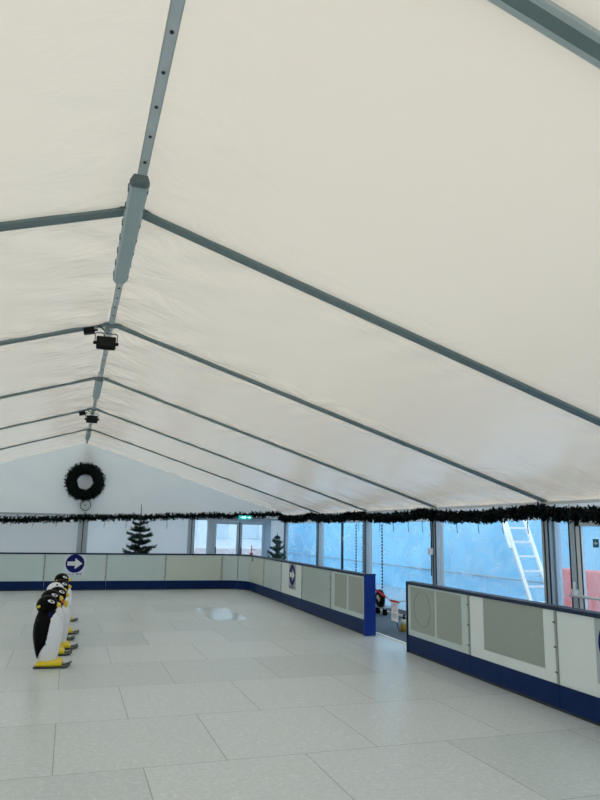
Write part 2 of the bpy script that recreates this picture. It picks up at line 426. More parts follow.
# right side wall: curtain margins and base around the clear windows
PY = [Y1 + k*D for k in range(-3, 6)]       # frames
mb = MB()
HZ = 1.93                                   # top of the clear window
for k in range(8):
    ya, yb = PY[k], PY[k+1]
    cloth_grid(mb, (WR,ya,HZ), (WR,yb,HZ), (WR,ya,2.34), (WR,yb,2.34), 24, 8, .012, k)
    if k == 3: continue                     # bay with the glazed door
    cloth_grid(mb, (WR,ya,.1), (WR,ya+.15,.1), (WR,ya,HZ), (WR,ya+.15,HZ), 3, 14, .006, k)
    cloth_grid(mb, (WR,yb-.15,.1), (WR,yb,.1), (WR,yb-.15,HZ), (WR,yb,HZ), 3, 14, .006, k+20)
wallr = mb.build('wall_right', M['curtain'], kind='structure')
mb = MB()
for k in range(8):
    if k == 3: continue
    mb.box((WR-.05,PY[k],0),(WR+.03,PY[k+1],.12))
mb.build('base_rail', M['base_grey'], wallr)
MB().box((WR-.13,8.5,-.004),(WR-.05,GY-.05,.03)).build('base_sill', M['sill'], wallr)
for k, y in enumerate((8.95,9.6,10.3,11.0,12.3,12.9,13.6,14.3,15.5)):
    MB().tube([(WR-.04,y,1.97),(WR-.05,y+.01,1.86),(WR-.045,y-.008,1.72)], .006, 6).build('curtain_tie', M['wire'], wallr)
for y in (14.25,15.32,15.74):               # lacing strips of dark eyelets
    mb = MB(); mb.box((WR-.012,y-.012,.15),(WR-.006,y+.012,HZ), 0)
    for z in range(24): mb.box((WR-.022,y-.03,.18+z*.072),(WR-.012,y+.03,.18+z*.072+.040), 1)
    mb.build('lacing_strip', [M['frame'], M['hole']], wallr)
MB().box((WR-.03,16.62,.12),(WR+.01,16.70,HZ)).build('window_mullion', M['dark_alu'], wallr)
n = 0
for k in range(8):
    if k == 3: continue
    n += 1
    mb = MB(); cloth_grid(mb, (WR+.004,PY[k]+.13,.1),(WR+.004,PY[k+1]-.13,.1),(WR+.004,PY[k]+.13,HZ+.02),(WR+.004,PY[k+1]-.13,HZ+.02), 30, 16, .02, 40+k)
    mb.build('window_%d' % n, M['film'], kind='structure')
# ridge post, door posts on the far gable
def post(name, lo, hi, m, label, cat='post', group=None, grooves=True):
    t = thing(name, label, cat, ((lo[0]+hi[0])/2, (lo[1]+hi[1])/2, lo[2]), 0, group)
    ox, oy, oz = t.location
    r = lambda p: (p[0]-ox, p[1]-oy, p[2]-oz)
    MB().box(r(lo), r(hi)).build('shaft', m, t, bevel=.008)
    if grooves:
        if hi[0]-lo[0] < hi[1]-lo[1] or lo[1] > 21: pass
        c = (lo[0]+hi[0])/2-ox
        MB().box((c-.012, lo[1]-.006-oy, 0), (c+.012, lo[1]+.004-oy, hi[2]-lo[2])).build('groove', M['dark_alu'], t)
    MB().box((lo[0]-.03-ox, lo[1]-.03-oy, 0), (hi[0]+.03-ox, hi[1]+.03-oy, .015)).build('foot_plate', M['alu'], t)
    return t
gp_ = post('gable_post', (.24,GY-.20,0), (.52,GY-.08,2.0), M['post'], 'grey grooved aluminium post in the middle of the far gable, below the wreath')
MB().box((.24,GY+.10,2.0),(.52,GY+.22,4.1)).build('outer_post', M['post'], back)
post('gable_post', (3.50,GY-.20,0), (3.70,GY-.07,2.05), M['post'], 'grey aluminium post where the far white curtain meets the glazed doors')
# side posts on the right
ords = {3:'grey aluminium side post between the ladder window and the misted glass door', 4:'grey aluminium side post between the ladder window and the window seen through the rink gateway',
        5:'grey aluminium side post just behind the blue end post of the boards', 6:'grey aluminium side post to the left of the window with a dark middle bar',
        7:'grey aluminium corner post behind the small fir tree'}
sp = None
for k in range(3, 8):
    y = PY[k+1] - .06
    if k == 7: y -= .14
    t = thing('side_post', ords[k], 'post', (WR-.11, y, 0), 0, 'aluminium posts along the right side wall')
    MB().box((-.06,-.07,0),(.05,.07,2.13)).build('shaft', M['post'], t, bevel=.008)
    MB().box((-.062,-.074,.015),(-.035,-.068,2.1)).build('groove', M['dark_alu'], t)
    MB().box((-.064,-.014,.015),(-.058,.014,2.1)).build('groove', M['dark_alu'], t)
    MB().box((-.09,-.10,-.004),(.05,.10,.012)).build('foot_plate', M['alu'], t)
# small white switch box on the post by the gateway window
t = thing('switch_box', 'small pale box with a dark cable on the side post left of the ladder window', 'box', (WR-.20, PY[5]-.03, 1.36))
MB().box((-.05,-.05,-.06),(.02,.05,.06)).build('box_body', M['sill'], t, bevel=.006)
MB().tube([(.0,.0,.06),(.005,.0,.3),(.0,.01,.64)], .012, 8).build('cable', M['black_cable'], t)
MB().tube([(.0,.0,-.06),(.01,.01,-.2),(-.005,.0,-.45)], .010, 8).build('cable', M['black_cable'], t)

# ------------------------------------------------------------------ roof frames
names = {-2:'grey aluminium roof frame nearest behind the viewer', 0:'broad grey aluminium roof frame crossing the top right corner of the photo',
 1:'grey aluminium roof frame passing above the long grey light housing', 2:'grey aluminium roof frame carrying the larger, nearer floodlight',
 3:'grey aluminium roof frame at the middle light housing, third ahead of the nearer floodlight'[:0] or 'grey aluminium roof frame between the two floodlights',
 4:'grey aluminium roof frame carrying the smaller, farther floodlight', 5:'last free grey aluminium roof frame before the far gable', 6:'grey aluminium frame along the top of the far gable'}
for k in (0,1,2,3,4,5):
    y = Y1 + (k-1)*D
    if k == 6: y -= .07
    t = thing('roof_frame', names[k], 'roof beam', (RX, y, HR), 0, 'aluminium roof frames across the tent')
    W = .125
    for s in (-1, 1):
        a = Vector((0, 0, 0)); b = Vector((s*(HW-.1), 0, HE-HR+.03))
        nrm = Vector((s*(HR-HE)/HW, 0, 1)).normalized()
        mb = MB(); mb.beam(a + nrm*.062, b + nrm*.062, W*.52, .105, nrm)
        mb.beam(a + nrm*.008, b + nrm*.008, W*.52, .014, nrm)
        bm = mb.build('beam', M['alu'], t)
        fl = MB()
        for q in (-1, 1):
            o = Vector((0, q*W*.38, 0))
            fl.beam(a + nrm*.012 + o, b + nrm*.012 + o, W*.24, .024, nrm)
        fl.build('flange', M['alu_light'] if k == 0 else M['alu'], bm)
        if k < 6:
            MB().ball((s*(HW-.35), 0, roofz(RX+HW-.35)-HR-.012), (.022,.022,.012), 10, 6).build('bolt', M['bright_bolt'], bm)
    MB().box((-.13,-.08,-.012),(.13,.08,.0)).hexa([(-.05,-.06,-.03),(.05,-.06,-.03),(.05,.06,-.03),(-.05,.06,-.03)],[(-.09,-.07,-.01),(.09,-.07,-.01),(.09,.07,-.01),(-.09,.07,-.01)]).build('ridge_joint', M['alu'], t)
    for s in (-1, 1):
        MB().ball((s*.105, -.04, -.016), .013, 10, 6).build('bolt', M['bright_bolt'], t)
# ridge strip
t = thing('ridge_strip', 'grey perforated metal strip with dark bolts running along the roof ridge', 'strip', (RX, 0, HR-.014))
MB().box((-.026,FY,0),(.026,GY-.1,.012)).build('strip_bar', M['strip'], t)
MB().box((-.034,FY,.004),(-.026,GY-.1,.016)).box((.026,FY,.004),(.034,GY-.1,.016)).build('strip_edge', M['alu_light'], t)
y = 1.1
while y < GY-.3:
    near = min(abs(y-(Y1+k*D)) for k in range(6))
    if near > .16:
        MB().cyl((0,y,-.008),(0,y,.004), .011, 8).build('bolt', M['hole'], t)
    y += .33
# eave beams
MB().box((WR-.15,FY,2.15),(WR-.09,GY-.12,2.19)).build('trim_1', M['sill'], kind='structure')
MB().box((WL+.06,FY,2.14),(WL+.17,GY-.12,2.27)).build('trim_2', M['alu_light'], kind='structure')

# ------------------------------------------------------------------ light housings under the ridge
def batten(y0, y1, w, label, z=3.99):
    L = y1-y0
    t = thing('light_housing', label, 'light', (RX-.025, (y0+y1)/2, z), 0, 'grey light housings along the roof ridge')
    sec = lambda y, k: [(-w*.5*k,y,.04),(-w*.5*k,y,.018),(-w*.36*k,y,0),(w*.36*k,y,0),(w*.5*k,y,.018),(w*.5*k,y,.04),(w*.42*k,y,.06),(-w*.42*k,y,.06)]
    MB().loft([sec(-L/2+.07,1), sec(L/2-.07,1)], smooth=False).build('housing', M['batten'], t)
    MB().loft([sec(-L/2,.82), sec(-L/2+.05,1.02), sec(-L/2+.075,1.02)], smooth=False).build('end_cap', M['batten_end'], t)
    MB().loft([sec(L/2-.075,1.02), sec(L/2-.05,1.02), sec(L/2,.85)], smooth=False).build('end_cap', M['batten'], t)
    n = 7
    for i in range(n):
        y = -L/2+.16 + (L-.32)*i/(n-1)
        for s in (-1, 1):
            MB().box((s*w*.5-.006,y-.022,.012),(s*w*.5+.003,y+.022,.055)).build('clip', M['batten_end'], t)
    for y in (-L*.33, L*.33):
        MB().box((-.025,y-.02,.058),(.025,y+.02,HR-.016-z)).build('hanger', M['strip'], t)
    return t
batten(4.33, 6.36, .132, 'largest long grey light housing, nearest to the viewer under the ridge')
batten(10.95, 12.65, .115, 'middle grey light housing under the ridge, between the two floodlights')
batten(17.0, 18.9, .11, 'farthest and smallest grey light housing under the ridge, above the wreath')

# ------------------------------------------------------------------ floodlights and their junction boxes
def flood(cx, y, cz, w, label, lab2, jx):
    t = thing('floodlight', label, 'floodlight', (cx, y, cz), 0, 'black floodlights under the ridge')
    h = w*.72
    MB().hexa([(-w/2,-.05,-h/2),(w/2,-.05,-h/2),(w*.46,.05,-h*.42),(-w*.46,.05,-h*.42)], [(-w/2,-.04,h/2),(w/2,-.04,h/2),(w*.46,.05,h*.42),(-w*.46,.05,h*.42)]).build('housing', M['black'], t, bevel=.012)
    MB().box((-w*.42,-.058,-h*.30),(w*.42,-.046,h*.40)).build('lens', M['lens'], t)
    for i in range(7):
        x = -w*.36 + w*.72*i/6
        MB().box((x-.005,.045,-h*.38),(x+.005,.075,h*.38)).build('fin', M['black'], t)
    top = HR-.045-cz
    MB().tube([(-w*.56,0,0),(-w*.56,0,h*.68),(-w*.50,0,h*.76),(w*.50,0,h*.76),(w*.56,0,h*.68),(w*.56,0,0)], .008, 6).build('bracket', M['alu'], t)
    for s in (-1, 1):
        MB().cyl((s*w*.46,0,0),(s*w*.64,0,0), .020, 10).build('knob', M['black'], t)
    MB().box((-.03,-.02,h*.74),(.03,.02,max(top, h*.76+.01))).build('mount', M['alu'], t)
    MB().tube([(0,.03,h*.4),(-.03,.06,h*.72),(.03,.05,h*.8),(-.08,.03,top-.01),(jx-cx+.1,.02,HR-cz-.04)], .010, 6).build('cable', M['black_cable'], t)
    jz = roofz(jx)-.045
    j = thing('junction_box', lab2, 'box', (jx, y+.02, jz))
    MB().box((-.065,-.04,-.04),(.065,.04,.04)).xf(Matrix.Rotation(math.radians(-14), 4, 'Y')).build('box_body', M['black'], j, bevel=.008)
    MB().cyl((.065,0,.016),(.10,0,.024), .014, 8).build('cable_gland', M['black'], j)
flood(.25, 8.40, 3.93, .235, 'larger black floodlight, nearer of the two hanging under the ridge', 'small black junction box on the roof frame left of the larger floodlight', .04)
flood(.275, 14.95, 3.965, .235, 'smaller black floodlight, farther of the two, above the wreath', 'small black junction box on the roof frame left of the farther floodlight', .07)

# ------------------------------------------------------------------ rink boards
def board(ax, ay, bx_, by, face, label, cat='rink board', th=.12, joint='b', insets=(), kick=None):
    """panel from a to b; rink side is on the left-hand side of a->b rotated so that +local y is away from the rink"""
    L = math.hypot(bx_-ax, by-ay); ang = math.atan2(by-ay, bx_-ax)
    t = thing('rink_board', label, cat, (ax, ay, 0), ang, 'white rink boards with blue kickplates')
    g = .004
    MB().box((g,0,.245),(L-g,th,.955)).build('face_panel', face, t)
    MB().box((g,-.012,.03),(L-g,th,.25)).build('kickplate', M['b_blue'], t, bevel=.003)
    MB().box((g,.004,0),(L-g,th-.02,.031)).build('base_strip', M['b_gap'], t)
    MB().box((0,-.018,.955),(L,th+.015,.996)).build('top_rail', M['b_rail'], t, bevel=.008)
    if joint:
        x = L
        j = MB().box((x-.035,-.010,.255),(x-.004,.0,.95)).build('joint_strip', M['joint'], t)
        for z in (.36,.60,.84):
            MB().cyl((x-.052,-.008,z),(x-.052,0,z), .008, 8).build('bolt', M['hole'], j)
            MB().cyl((x-.018,-.015,z),(x-.018,-.008,z), .008, 8).build('bolt', M['hole'], j)
    for (x0, x1, z0, z1, ring) in insets:
        ins = MB().box((x0,-.004,z0),(x1,.002,z1)).build('inset_sheet', M['inset'], t)
        if ring:
            cx, cz, r = (x0+x1)/2, (z0+z1)/2+.02, min(x1-x0, z1-z0)*.40
            MB().tube([(cx+r*math.cos(a*PI/16), -.0035, cz+r*math.sin(a*PI/16)) for a in range(32)], .011, 5, closed=True).build('faded_ring', M['inset_ring'], ins)
    return t
BY = 19.954
xs = [-3.76,-2.15,-.54,1.07,2.70,4.33]
lab = ['white rink board in the back row farthest to the left, beyond the penguins', 'white back rink board at the left edge of the photo, left of the arrow board',
       'white back rink board with the round arrow sign behind the penguins', 'white back rink board directly in front of the larger fir tree', 'last straight white back rink board, left of the rounded corner']
for i in range(5):
    board(xs[i], BY, xs[i+1], BY, [M['b_white'],M['b_white'],M['b_white'],M['b_white'],M['b_cream']][i], lab[i])
# rounded corner piece
def corner():
    t = thing('rink_board', 'rounded white corner rink board where the back row turns right', 'rink board', (4.33, BY, 0), 0, 'white rink boards with blue kickplates')
    R = .69; n = 14; x1 = bx(19.264)
    def arc(off):   # centre (4.33, BY-R); from top going to the right side
        return [((R+off)*math.sin(a*PI/2/n)*(x1-4.33)/R, -R + (R+off)*math.cos(a*PI/2/n)) for a in range(n+1)]
    def band(o0, o1, z0, z1, name, m):
        A, B = arc(o0), arc(o1); mb = MB(); vs = []; fs = []
        for (a, b) in zip(A, B): vs += [(*a,z0),(*b,z0),(*b,z1),(*a,z1)]
        for i in range(n):
            q = i*4
            for (u, v) in ((0,1),(1,2),(2,3),(3,0)): fs.append((q+u, q+4+u, q+4+v, q+v))
        fs += [(0,1,2,3),(n*4+3,n*4+2,n*4+1,n*4)]
        return mb.add(vs, fs).build(name, m, t)
    band(0,.12,.245,.955,'face_panel',M['b_white']); band(-.012,.12,.03,.25,'kickplate',M['b_blue'])
    band(.004,.1,0,.031,'base_strip',M['b_gap']); band(-.018,.135,.955,.996,'top_rail',M['b_rail'])
    a = arc(-.006)[6]; b = arc(0)[7]
    MB().beam((a[0],a[1],.255),(a[0],a[1],.95),.03,.012,(1,1,0)).build('joint_strip', M['joint'], t)
corner()
ys = [19.264,17.75,16.05,14.40,12.55]
labs = ['pale yellowish right-hand rink board next to the rounded corner, with a small green note', 'plain whitish right-hand rink board between the small fir tree and the arrow board',
        'bright white right-hand rink board with the round arrow sign, below the far side windows', 'plain greyish right-hand rink board between the arrow board and the one with two grey sheets']
fm = [M['b_cream'],M['b_white'],M['b_bright'],M['b_grey']]
for i in range(4):
    board(bx(ys[i]), ys[i], bx(ys[i+1]), ys[i+1], fm[i], labs[i], joint='b' if i < 4 else None)
board(bx(12.55), 12.55, bx(10.87), 10.87, M['b_white'], 'right-hand rink board with two tall grey sheets, ending at the blue gateway post',
      joint=None, insets=[(.20,.82,.33,.925,False),(.92,1.58,.33,.925,False)])
t = thing('gate_post', 'deep blue end post of the boards on the far side of the rink gateway', 'post', (bx(10.86), 10.86, 0))
MB().box((-.03,-.05,0),(.17,.005,.998)).build('post_body', M['b_post'], t, bevel=.006)
MB().box((-.034,-.054,.985),(.174,.008,1.004)).build('cap', M['b_rail'], t)
n1, n2, n3, n4, n5 = 9.25, 7.55, 5.90, 4.20, 2.50
board(bx(n1), n1, bx(n2), n2, M['b_white'], 'near right rink board at the gateway, with two grey sheets side by side', insets=[(.09,.80,.33,.93,True),(.86,1.50,.33,.93,False)])
board(bx(n2), n2, bx(n3), n3, M['b_bright'], 'near right rink board with one large grey sheet', insets=[(.31,1.43,.365,.95,False)])
board(bx(n3), n3, bx(n4), n4, M['b_bright'], 'nearest right rink board at the right edge, with part of an arrow sign')
t = thing('gate_post', 'thin dark blue end strip of the near boards beside the rink gateway', 'post', (bx(9.25), 9.25, 0))
MB().box((-.02,.002,0),(.125,.03,.998)).build('post_body', M['b_rail'], t, bevel=.004)

# direction signs
def sign(p, rotz, w, h, sheetm, label, dr, rows, squash=1):
    """p: lower left corner of the sheet on the board face, local x to the right, local y into the board"""
    t = thing('direction_sign', label, 'sign', p, rotz, 'round arrow signs on the rink boards')
    MB().box((0,-.003,0),(w,0,h)).build('sign_sheet', sheetm, t)
    cx, cz = w/2, h - dr - .012
    n = 40
    vs = [(cx+dr*math.cos(2*PI*k/n), -.005, cz+dr*math.sin(2*PI*k/n)) for k in range(n)] + [(cx+dr*math.cos(2*PI*k/n), -.003, cz+dr*math.sin(2*PI*k/n)) for k in range(n)]
    MB().add(vs, [tuple(range(n))] + [(k, n+k, n+(k+1) % n, (k+1) % n) for k in range(n)]).build('disc', M['navy'], t)
    s = dr/.245
    pts = [(-.20,.055),(.0,.055),(.0,.145),(.195,0),(.0,-.145),(.0,-.055),(-.20,-.055)]
    vs = [(cx+x*s, -.0068, cz+z*s) for x, z in pts]; vs += [(x, -.005, z) for x, _, z in vs]
    m = len(pts)
    MB().add(vs, [(0,6,5,1),(1,5,4,2)][:0] + [(1,5,6,0),(2,3,4,5,1)][:1] + [(4,3,2,1,5)] + [(k, (k+1) % m, m+(k+1) % m, m+k) for k in range(m)]).build('arrow', M['arrow'], t)
    for (x0, x1, z0, z1, tm) in rows:
        mb = MB(); x = x0
        rnd = random.Random(int(x0*1000)+3)
        while x < x1-.008:
            g = rnd.choice((.012,.016,.022))
            mb.box((x,-.005,z0),(min(x+g,x1),-.003,z1-rnd.choice((0,0,.3))*(z1-z0))); x += g+.007
        mb.build('lettering', tm, t)
sign((-.06,BY,.405), 0, .56, .565, M['sheet'], 'round blue arrow sign on the back boards, just above the penguins', .245,
     [(.05,.28,.015,.045,M['pale_text']),(.33,.48,.015,.048,M['navy_text'])])
an = math.atan2(-1, -.0211)
def onb(y, z): return (bx(y), y, z)
sign(onb(15.43,.395), an, .56, .56, M['sheet_grey'], 'round blue arrow sign on the far right-hand boards', .235,
     [(.05,.50,.045,.068,M['navy_text']),(.05,.40,.012,.032,M['navy_text'])])
sign(onb(5.36,.375), an, .56, .61, M['sheet_grey'], 'blue arrow sign cut off by the right edge of the photo', .24,
     [(.06,.5,.092,.104,M['navy_text']),(.06,.5,.068,.080,M['navy_text']),(.06,.45,.044,.056,M['navy_text'])])
t = MB().box((-.1,-.006,-.12),(.09,-.001,.0)).build('notice', M['green_note']); t.location = (bx(19.1), 19.1, .945); t.rotation_euler = (0,0,an)
tag(t, 'small grey green notice at the top of the corner boards, below the glazed doors', 'notice')

# ------------------------------------------------------------------ glazed doors in the far gable
def frame_rect(mb, x0, x1, z0, z1, y, w, d):
    mb.box((x0,y-d,z0),(x0+w,y,z1)); mb.box((x1-w,y-d,z0),(x1,y,z1)); mb.box((x0+w,y-d,z1-w),(x1-w,y,z1)); mb.box((x0+w,y-d,z0),(x1-w,y,z0+w*1.2))
def dstruct(name):
    o = bpy.data.objects.new(name, None); C.objects.link(o); o['kind'] = 'structure'; return o
d = dstruct('door_1')
mb = MB(); mb.box((4.12,GY-.06,0),(4.32,GY+.04,2.05)); mb.box((6.0,GY-.06,0),(6.20,GY+.04,2.05)); mb.box((4.32,GY-.06,1.96),(6.0,GY+.04,2.05)); mb.box((3.70,GY-.05,1.98),(4.12,GY+.03,2.05)); mb.box((3.70,GY-.05,0),(4.12,GY+.03,.10))
mb.build('door_frame', M['frame'], d)
for (xa, xb) in ((4.32,5.16),(5.16,6.0)):
    mb = MB(); frame_rect(mb, xa+.005, xb-.005, .01, 1.955, GY-.005, .085, .05)
    lf = mb.build('door_leaf', M['frame'], d)
    MB().box((xa+.08,GY-.034,.1),(xb-.08,GY-.026,1.88)).build('glass', M['glass'], lf)
    hx = 4.40 if xa < 5 else 5.21
    MB().tube([(hx,GY-.055,.95),(hx,GY-.10,.97),(hx,GY-.10,1.14),(hx,GY-.055,1.16)], .014, 8).build('handle', M['dark_alu'], lf)
MB().box((5.145,GY-.062,0),(5.175,GY-.05,1.96)).build('door_seal', M['dark_alu'], d)
MB().box((3.70,GY-.012,.1),(4.12,GY-.006,1.98)).build('window_8', M['glass'], kind='structure')

# exit sign over the far doors
t = thing('exit_sign', 'small glowing green exit sign half hidden in the garland above the far doors', 'sign', (5.2, GY-.58, 2.085))
MB().box((-.21,0,-.06),(.21,.04,.06)).build('sign_case', M['exit_green'], t, bevel=.006)
# white marks: running figure between two arrows
mb = MB(); mb.ball((.0,-.004,.036), (.012,.004,.012), 10, 6); mb.beam((.0,-.004,.02),(-.012,-.004,-.012), .006, .016, (1,0,0)); mb.beam((-.012,-.004,-.012),(.014,-.004,-.03), .006, .010, (1,0,0)); mb.beam((-.012,-.004,-.012),(-.035,-.004,-.036), .006, .010, (1,0,0)); mb.beam((0,-.004,.015),(.028,-.004,.0), .006, .008, (1,0,0)); mb.beam((0,-.004,.015),(-.03,-.004,.008), .006, .008, (1,0,0))
mb.build('running_figure', M['exit_white'], t)
for s in (-1, 1):
    mb = MB(); mb.box((s*.11-.035,-.006,-.010),(s*.11+.025,0,.010)); mb.add([(s*.11+.02,-.006,.035),(s*.11+.02,-.006,-.035),(s*.11+.07,-.006,0)], [(0,1,2)])
    mb.build('arrow', M['exit_white'], t)
for s in (-1, 1):
    MB().tube([(s*.15,.02,.05),(s*.15,.05,.10),(s*.15,.50,.12)], .006, 6).build('hanger', M['wire'], t)

# ------------------------------------------------------------------ glazed side door on the right
d = dstruct('door_2'); X = WR
mb = MB(); mb.box((X-.03,7.90,0),(X+.03,8.06,2.1)); mb.box((X-.07,8.31,0),(X+.03,8.37,2.1)); mb.box((X-.07,5.30,1.93),(X+.03,8.37,2.1)); mb.box((X-.09,6.72,0),(X+.03,6.86,2.0)); mb.box((X-.07,8.06,0),(X+.03,8.31,.1))
mb.build('door_frame', M['frame'], d)
MB().box((X-.036,8.045,.0),(X-.028,8.065,1.93)).box((X-.064,7.885,0),(X-.058,7.905,1.93)).build('door_seal', M['dark_alu'], d)
mb = MB(); y0, y1 = 6.865, 7.895
mb.box((X-.06,y0,.02),(X,y0+.09,1.92)); mb.box((X-.06,y1-.09,.02),(X,y1,1.92)); mb.box((X-.06,y0,1.835),(X,y1,1.92)); mb.box((X-.06,y0,.02),(X,y1,.16))
lf = mb.build('door_leaf', M['sill'], d)
MB().box((X-.064,y1-.11,.15),(X-.058,y1-.088,1.84)).build('glazing_bead', M['dark_alu'], lf)
MB().box((X-.035,y0+.08,.15),(X-.028,y1-.08,1.85)).build('glass', M['wet_glass'], lf)
h = MB().tube([(X-.13,y0+.04,.895),(X-.13,y1+.09,.895)], .020, 10).build('push_bar', M['sill'], lf)
MB().box((X-.15,y1-.03,.90),(X-.06,y1+.03,.98)).tube([(X-.13,y1-.0,.95),(X-.13,y1-.01,1.08)], .018, 8).build('latch', M['sill'], h)
MB().box((X-.15,y0+.02,.86),(X-.06,y0+.08,.95)).build('latch', M['sill'], h)
MB().box((X-.03,8.06,.1),(X-.022,8.31,1.93)).build('window_9', M['wet_glass'], kind='structure')
MB().box((X-.03,5.25,.1),(X-.022,6.72,1.93)).build('window_10', M['wet_glass'], kind='structure')
st = thing('door_sticker', 'small teal sticker with a white arrow on the misted side door glass', 'sticker', (X-.037, 7.53, 1.61), an)
MB().box((-.055,-.003,-.055),(.055,0,.055)).build('sticker_sheet', M['teal'], st)
MB().add([(-.04,-.004,0),(.0,-.004,-.035),(.0,-.004,.035)], [(0,1,2)]).box((0,-.0045,-.012),(.04,-.0035,.012)).build('arrow', M['arrow'], st)

# ------------------------------------------------------------------ greenery
def needles(mb, base, d, L, n, nl, rnd, w=.012, spread=1.0, mi=0):
    """flat little leaves round a twig"""
    d = Vector(d).normalized(); base = Vector(base)
    ref = Vector((0,0,1)) if abs(d.z) < .9 else Vector((1,0,0))
    u = d.cross(ref).normalized(); v = d.cross(u)
    for i in range(n):
        t = (i+rnd.random())/n; a = rnd.uniform(0, 2*PI)
        out = (u*math.cos(a)+v*math.sin(a))
        p = base + d*L*t
        tip = p + (out*spread + d*rnd.uniform(.3,.9)).normalized()*nl*rnd.uniform(.7,1.2)
        s = d.cross(out).normalized()*w
        mb.add([p-s, p+s, tip+s*.3, tip-s*.3], [(0,1,2,3)], mi)

def garland(name, path, rad, per_m, label, nl=.085, w=.014, seed=1):
    rnd = random.Random(seed); t = thing(name, label, 'garland', path[0])
    o = Vector(path[0])
    core = MB().tube([Vector(p)-o for p in path], rad*.42, 6).build('core', M['fir_garland'], t)
    mb = MB()
    for a, b in zip(path[:-1], path[1:]):
        a = Vector(a); b = Vector(b); L = (b-a).length; d = (b-a).normalized()
        ref = Vector((0,0,1)); u = d.cross(ref).normalized(); v = d.cross(u)
        for i in range(int(per_m*L)):
            p = a + (b-a)*rnd.random() - o; an_ = rnd.uniform(0, 2*PI)
            out = (u*math.cos(an_)+v*math.sin(an_) + d*rnd.uniform(-.7,.7)).normalized()
            needles(mb, p+out*rad*.25, out, rad*rnd.uniform(.55,.95), 6, nl, rnd, w, 1.1)
    mb.build('needles', M['fir_garland'], t)
    return t
# far gable garland, rises slightly to the right
gp = []
for i in range(0, 45):
    x = -3.6 + i*(6.42+3.6)/44
    gp.append((x, GY-.38, 1.855 + .043*(x+1.9) + .012*math.sin(x*2.1) + .010*math.sin(x*5)))
garland('fir_garland', gp, .10, 110, 'dark fir garland strung across the far gable above the curtains', nl=.065, w=.016, seed=2)
# right wall garland, tied up at each post
gp = []
y = 21.1
while y > 5.2:
    k = ((y - Y1) % D)/D
    sag = 4*k*(1-k)
    z = 2.135 - .0 - (21.1-y)*.0068 - .075*sag + .012*math.sin(y*7) + .008*math.sin(y*17)
    gp.append((WR-.36, y, z)); y -= .12
garland('fir_garland', gp, .085, 115, 'dark fir garland looped along the top of the right side windows', nl=.075, w=.024, seed=3)

# wreath
t = thing('fir_wreath', 'large round dark fir wreath hanging high on the far gable', 'wreath', (.335, GY-.16, 3.03))
R = .395
MB().tube([(R*math.cos(a*PI/20),0,R*math.sin(a*PI/20)) for a in range(40)], .15, 10, closed=True).build('ring', M['fir_garland'], t)
mb = MB(); rnd = random.Random(11)
for i in range(760):
    a = rnd.uniform(0, 2*PI); b = rnd.uniform(0, 2*PI)
    rd = Vector((math.cos(a),0,math.sin(a))); out = rd*math.cos(b) + Vector((0,1,0))*math.sin(b)
    tg = Vector((-math.sin(a),0,math.cos(a)))
    dr = (out + tg*rnd.uniform(-.5,.5)).normalized()
    if dr.y > .5: continue
    p = rd*R + out*.10
    needles(mb, p, dr, rnd.uniform(.06,.12) if rd.dot(dr) > -.2 else .055, 6, .065, rnd, .016, 1.0)
mb.build('needles', M['fir_garland'], t)
MB().tube([(0,.04,.45),(.0,.06,.52),(0,.12,.58)], .006, 6).build('hanging_cord', M['wire'], t)

# dial below the wreath
t = thing('wall_dial', 'small round pale dial with a thin dark rim between wreath and garland', 'clock', (.40, GY-.16, 2.335))
n = 32; r = .150
vs = [(r*math.cos(2*PI*k/n),-.012,r*math.sin(2*PI*k/n)) for k in range(n)] + [(r*math.cos(2*PI*k/n),.012,r*math.sin(2*PI*k/n)) for k in range(n)]
MB().add(vs, [tuple(range(n)), tuple(range(2*n-1,n-1,-1))] + [(k,n+k,n+(k+1)%n,(k+1)%n) for k in range(n)]).build('dial_face', M['dial'], t)
MB().tube([(r*math.cos(2*PI*k/n),-.012,r*math.sin(2*PI*k/n)) for k in range(n)], .014, 6, closed=True).build('rim', M['dial_rim'], t)
MB().cyl((0,-.02,0),(0,-.01,0), .016, 10).build('hub', M['dial_rim'], t)
MB().beam((0,-.016,0),(-.06,-.016,.03), .004, .010, (0,0,1)).build('hand', M['dial_rim'], t)
MB().beam((0,-.018,0),(-.03,-.018,-.02), .004, .010, (0,0,1)).build('hand', M['dial_rim'], t)
MB().tube([(0,0,-r),(.005,-.01,-.28),(0,-.02,-.42)], .010, 6).build('cable', M['wire'], t)
MB().tube([(0,0,r),(0,.01,.26)], .010, 6).build('cable', M['wire'], t)

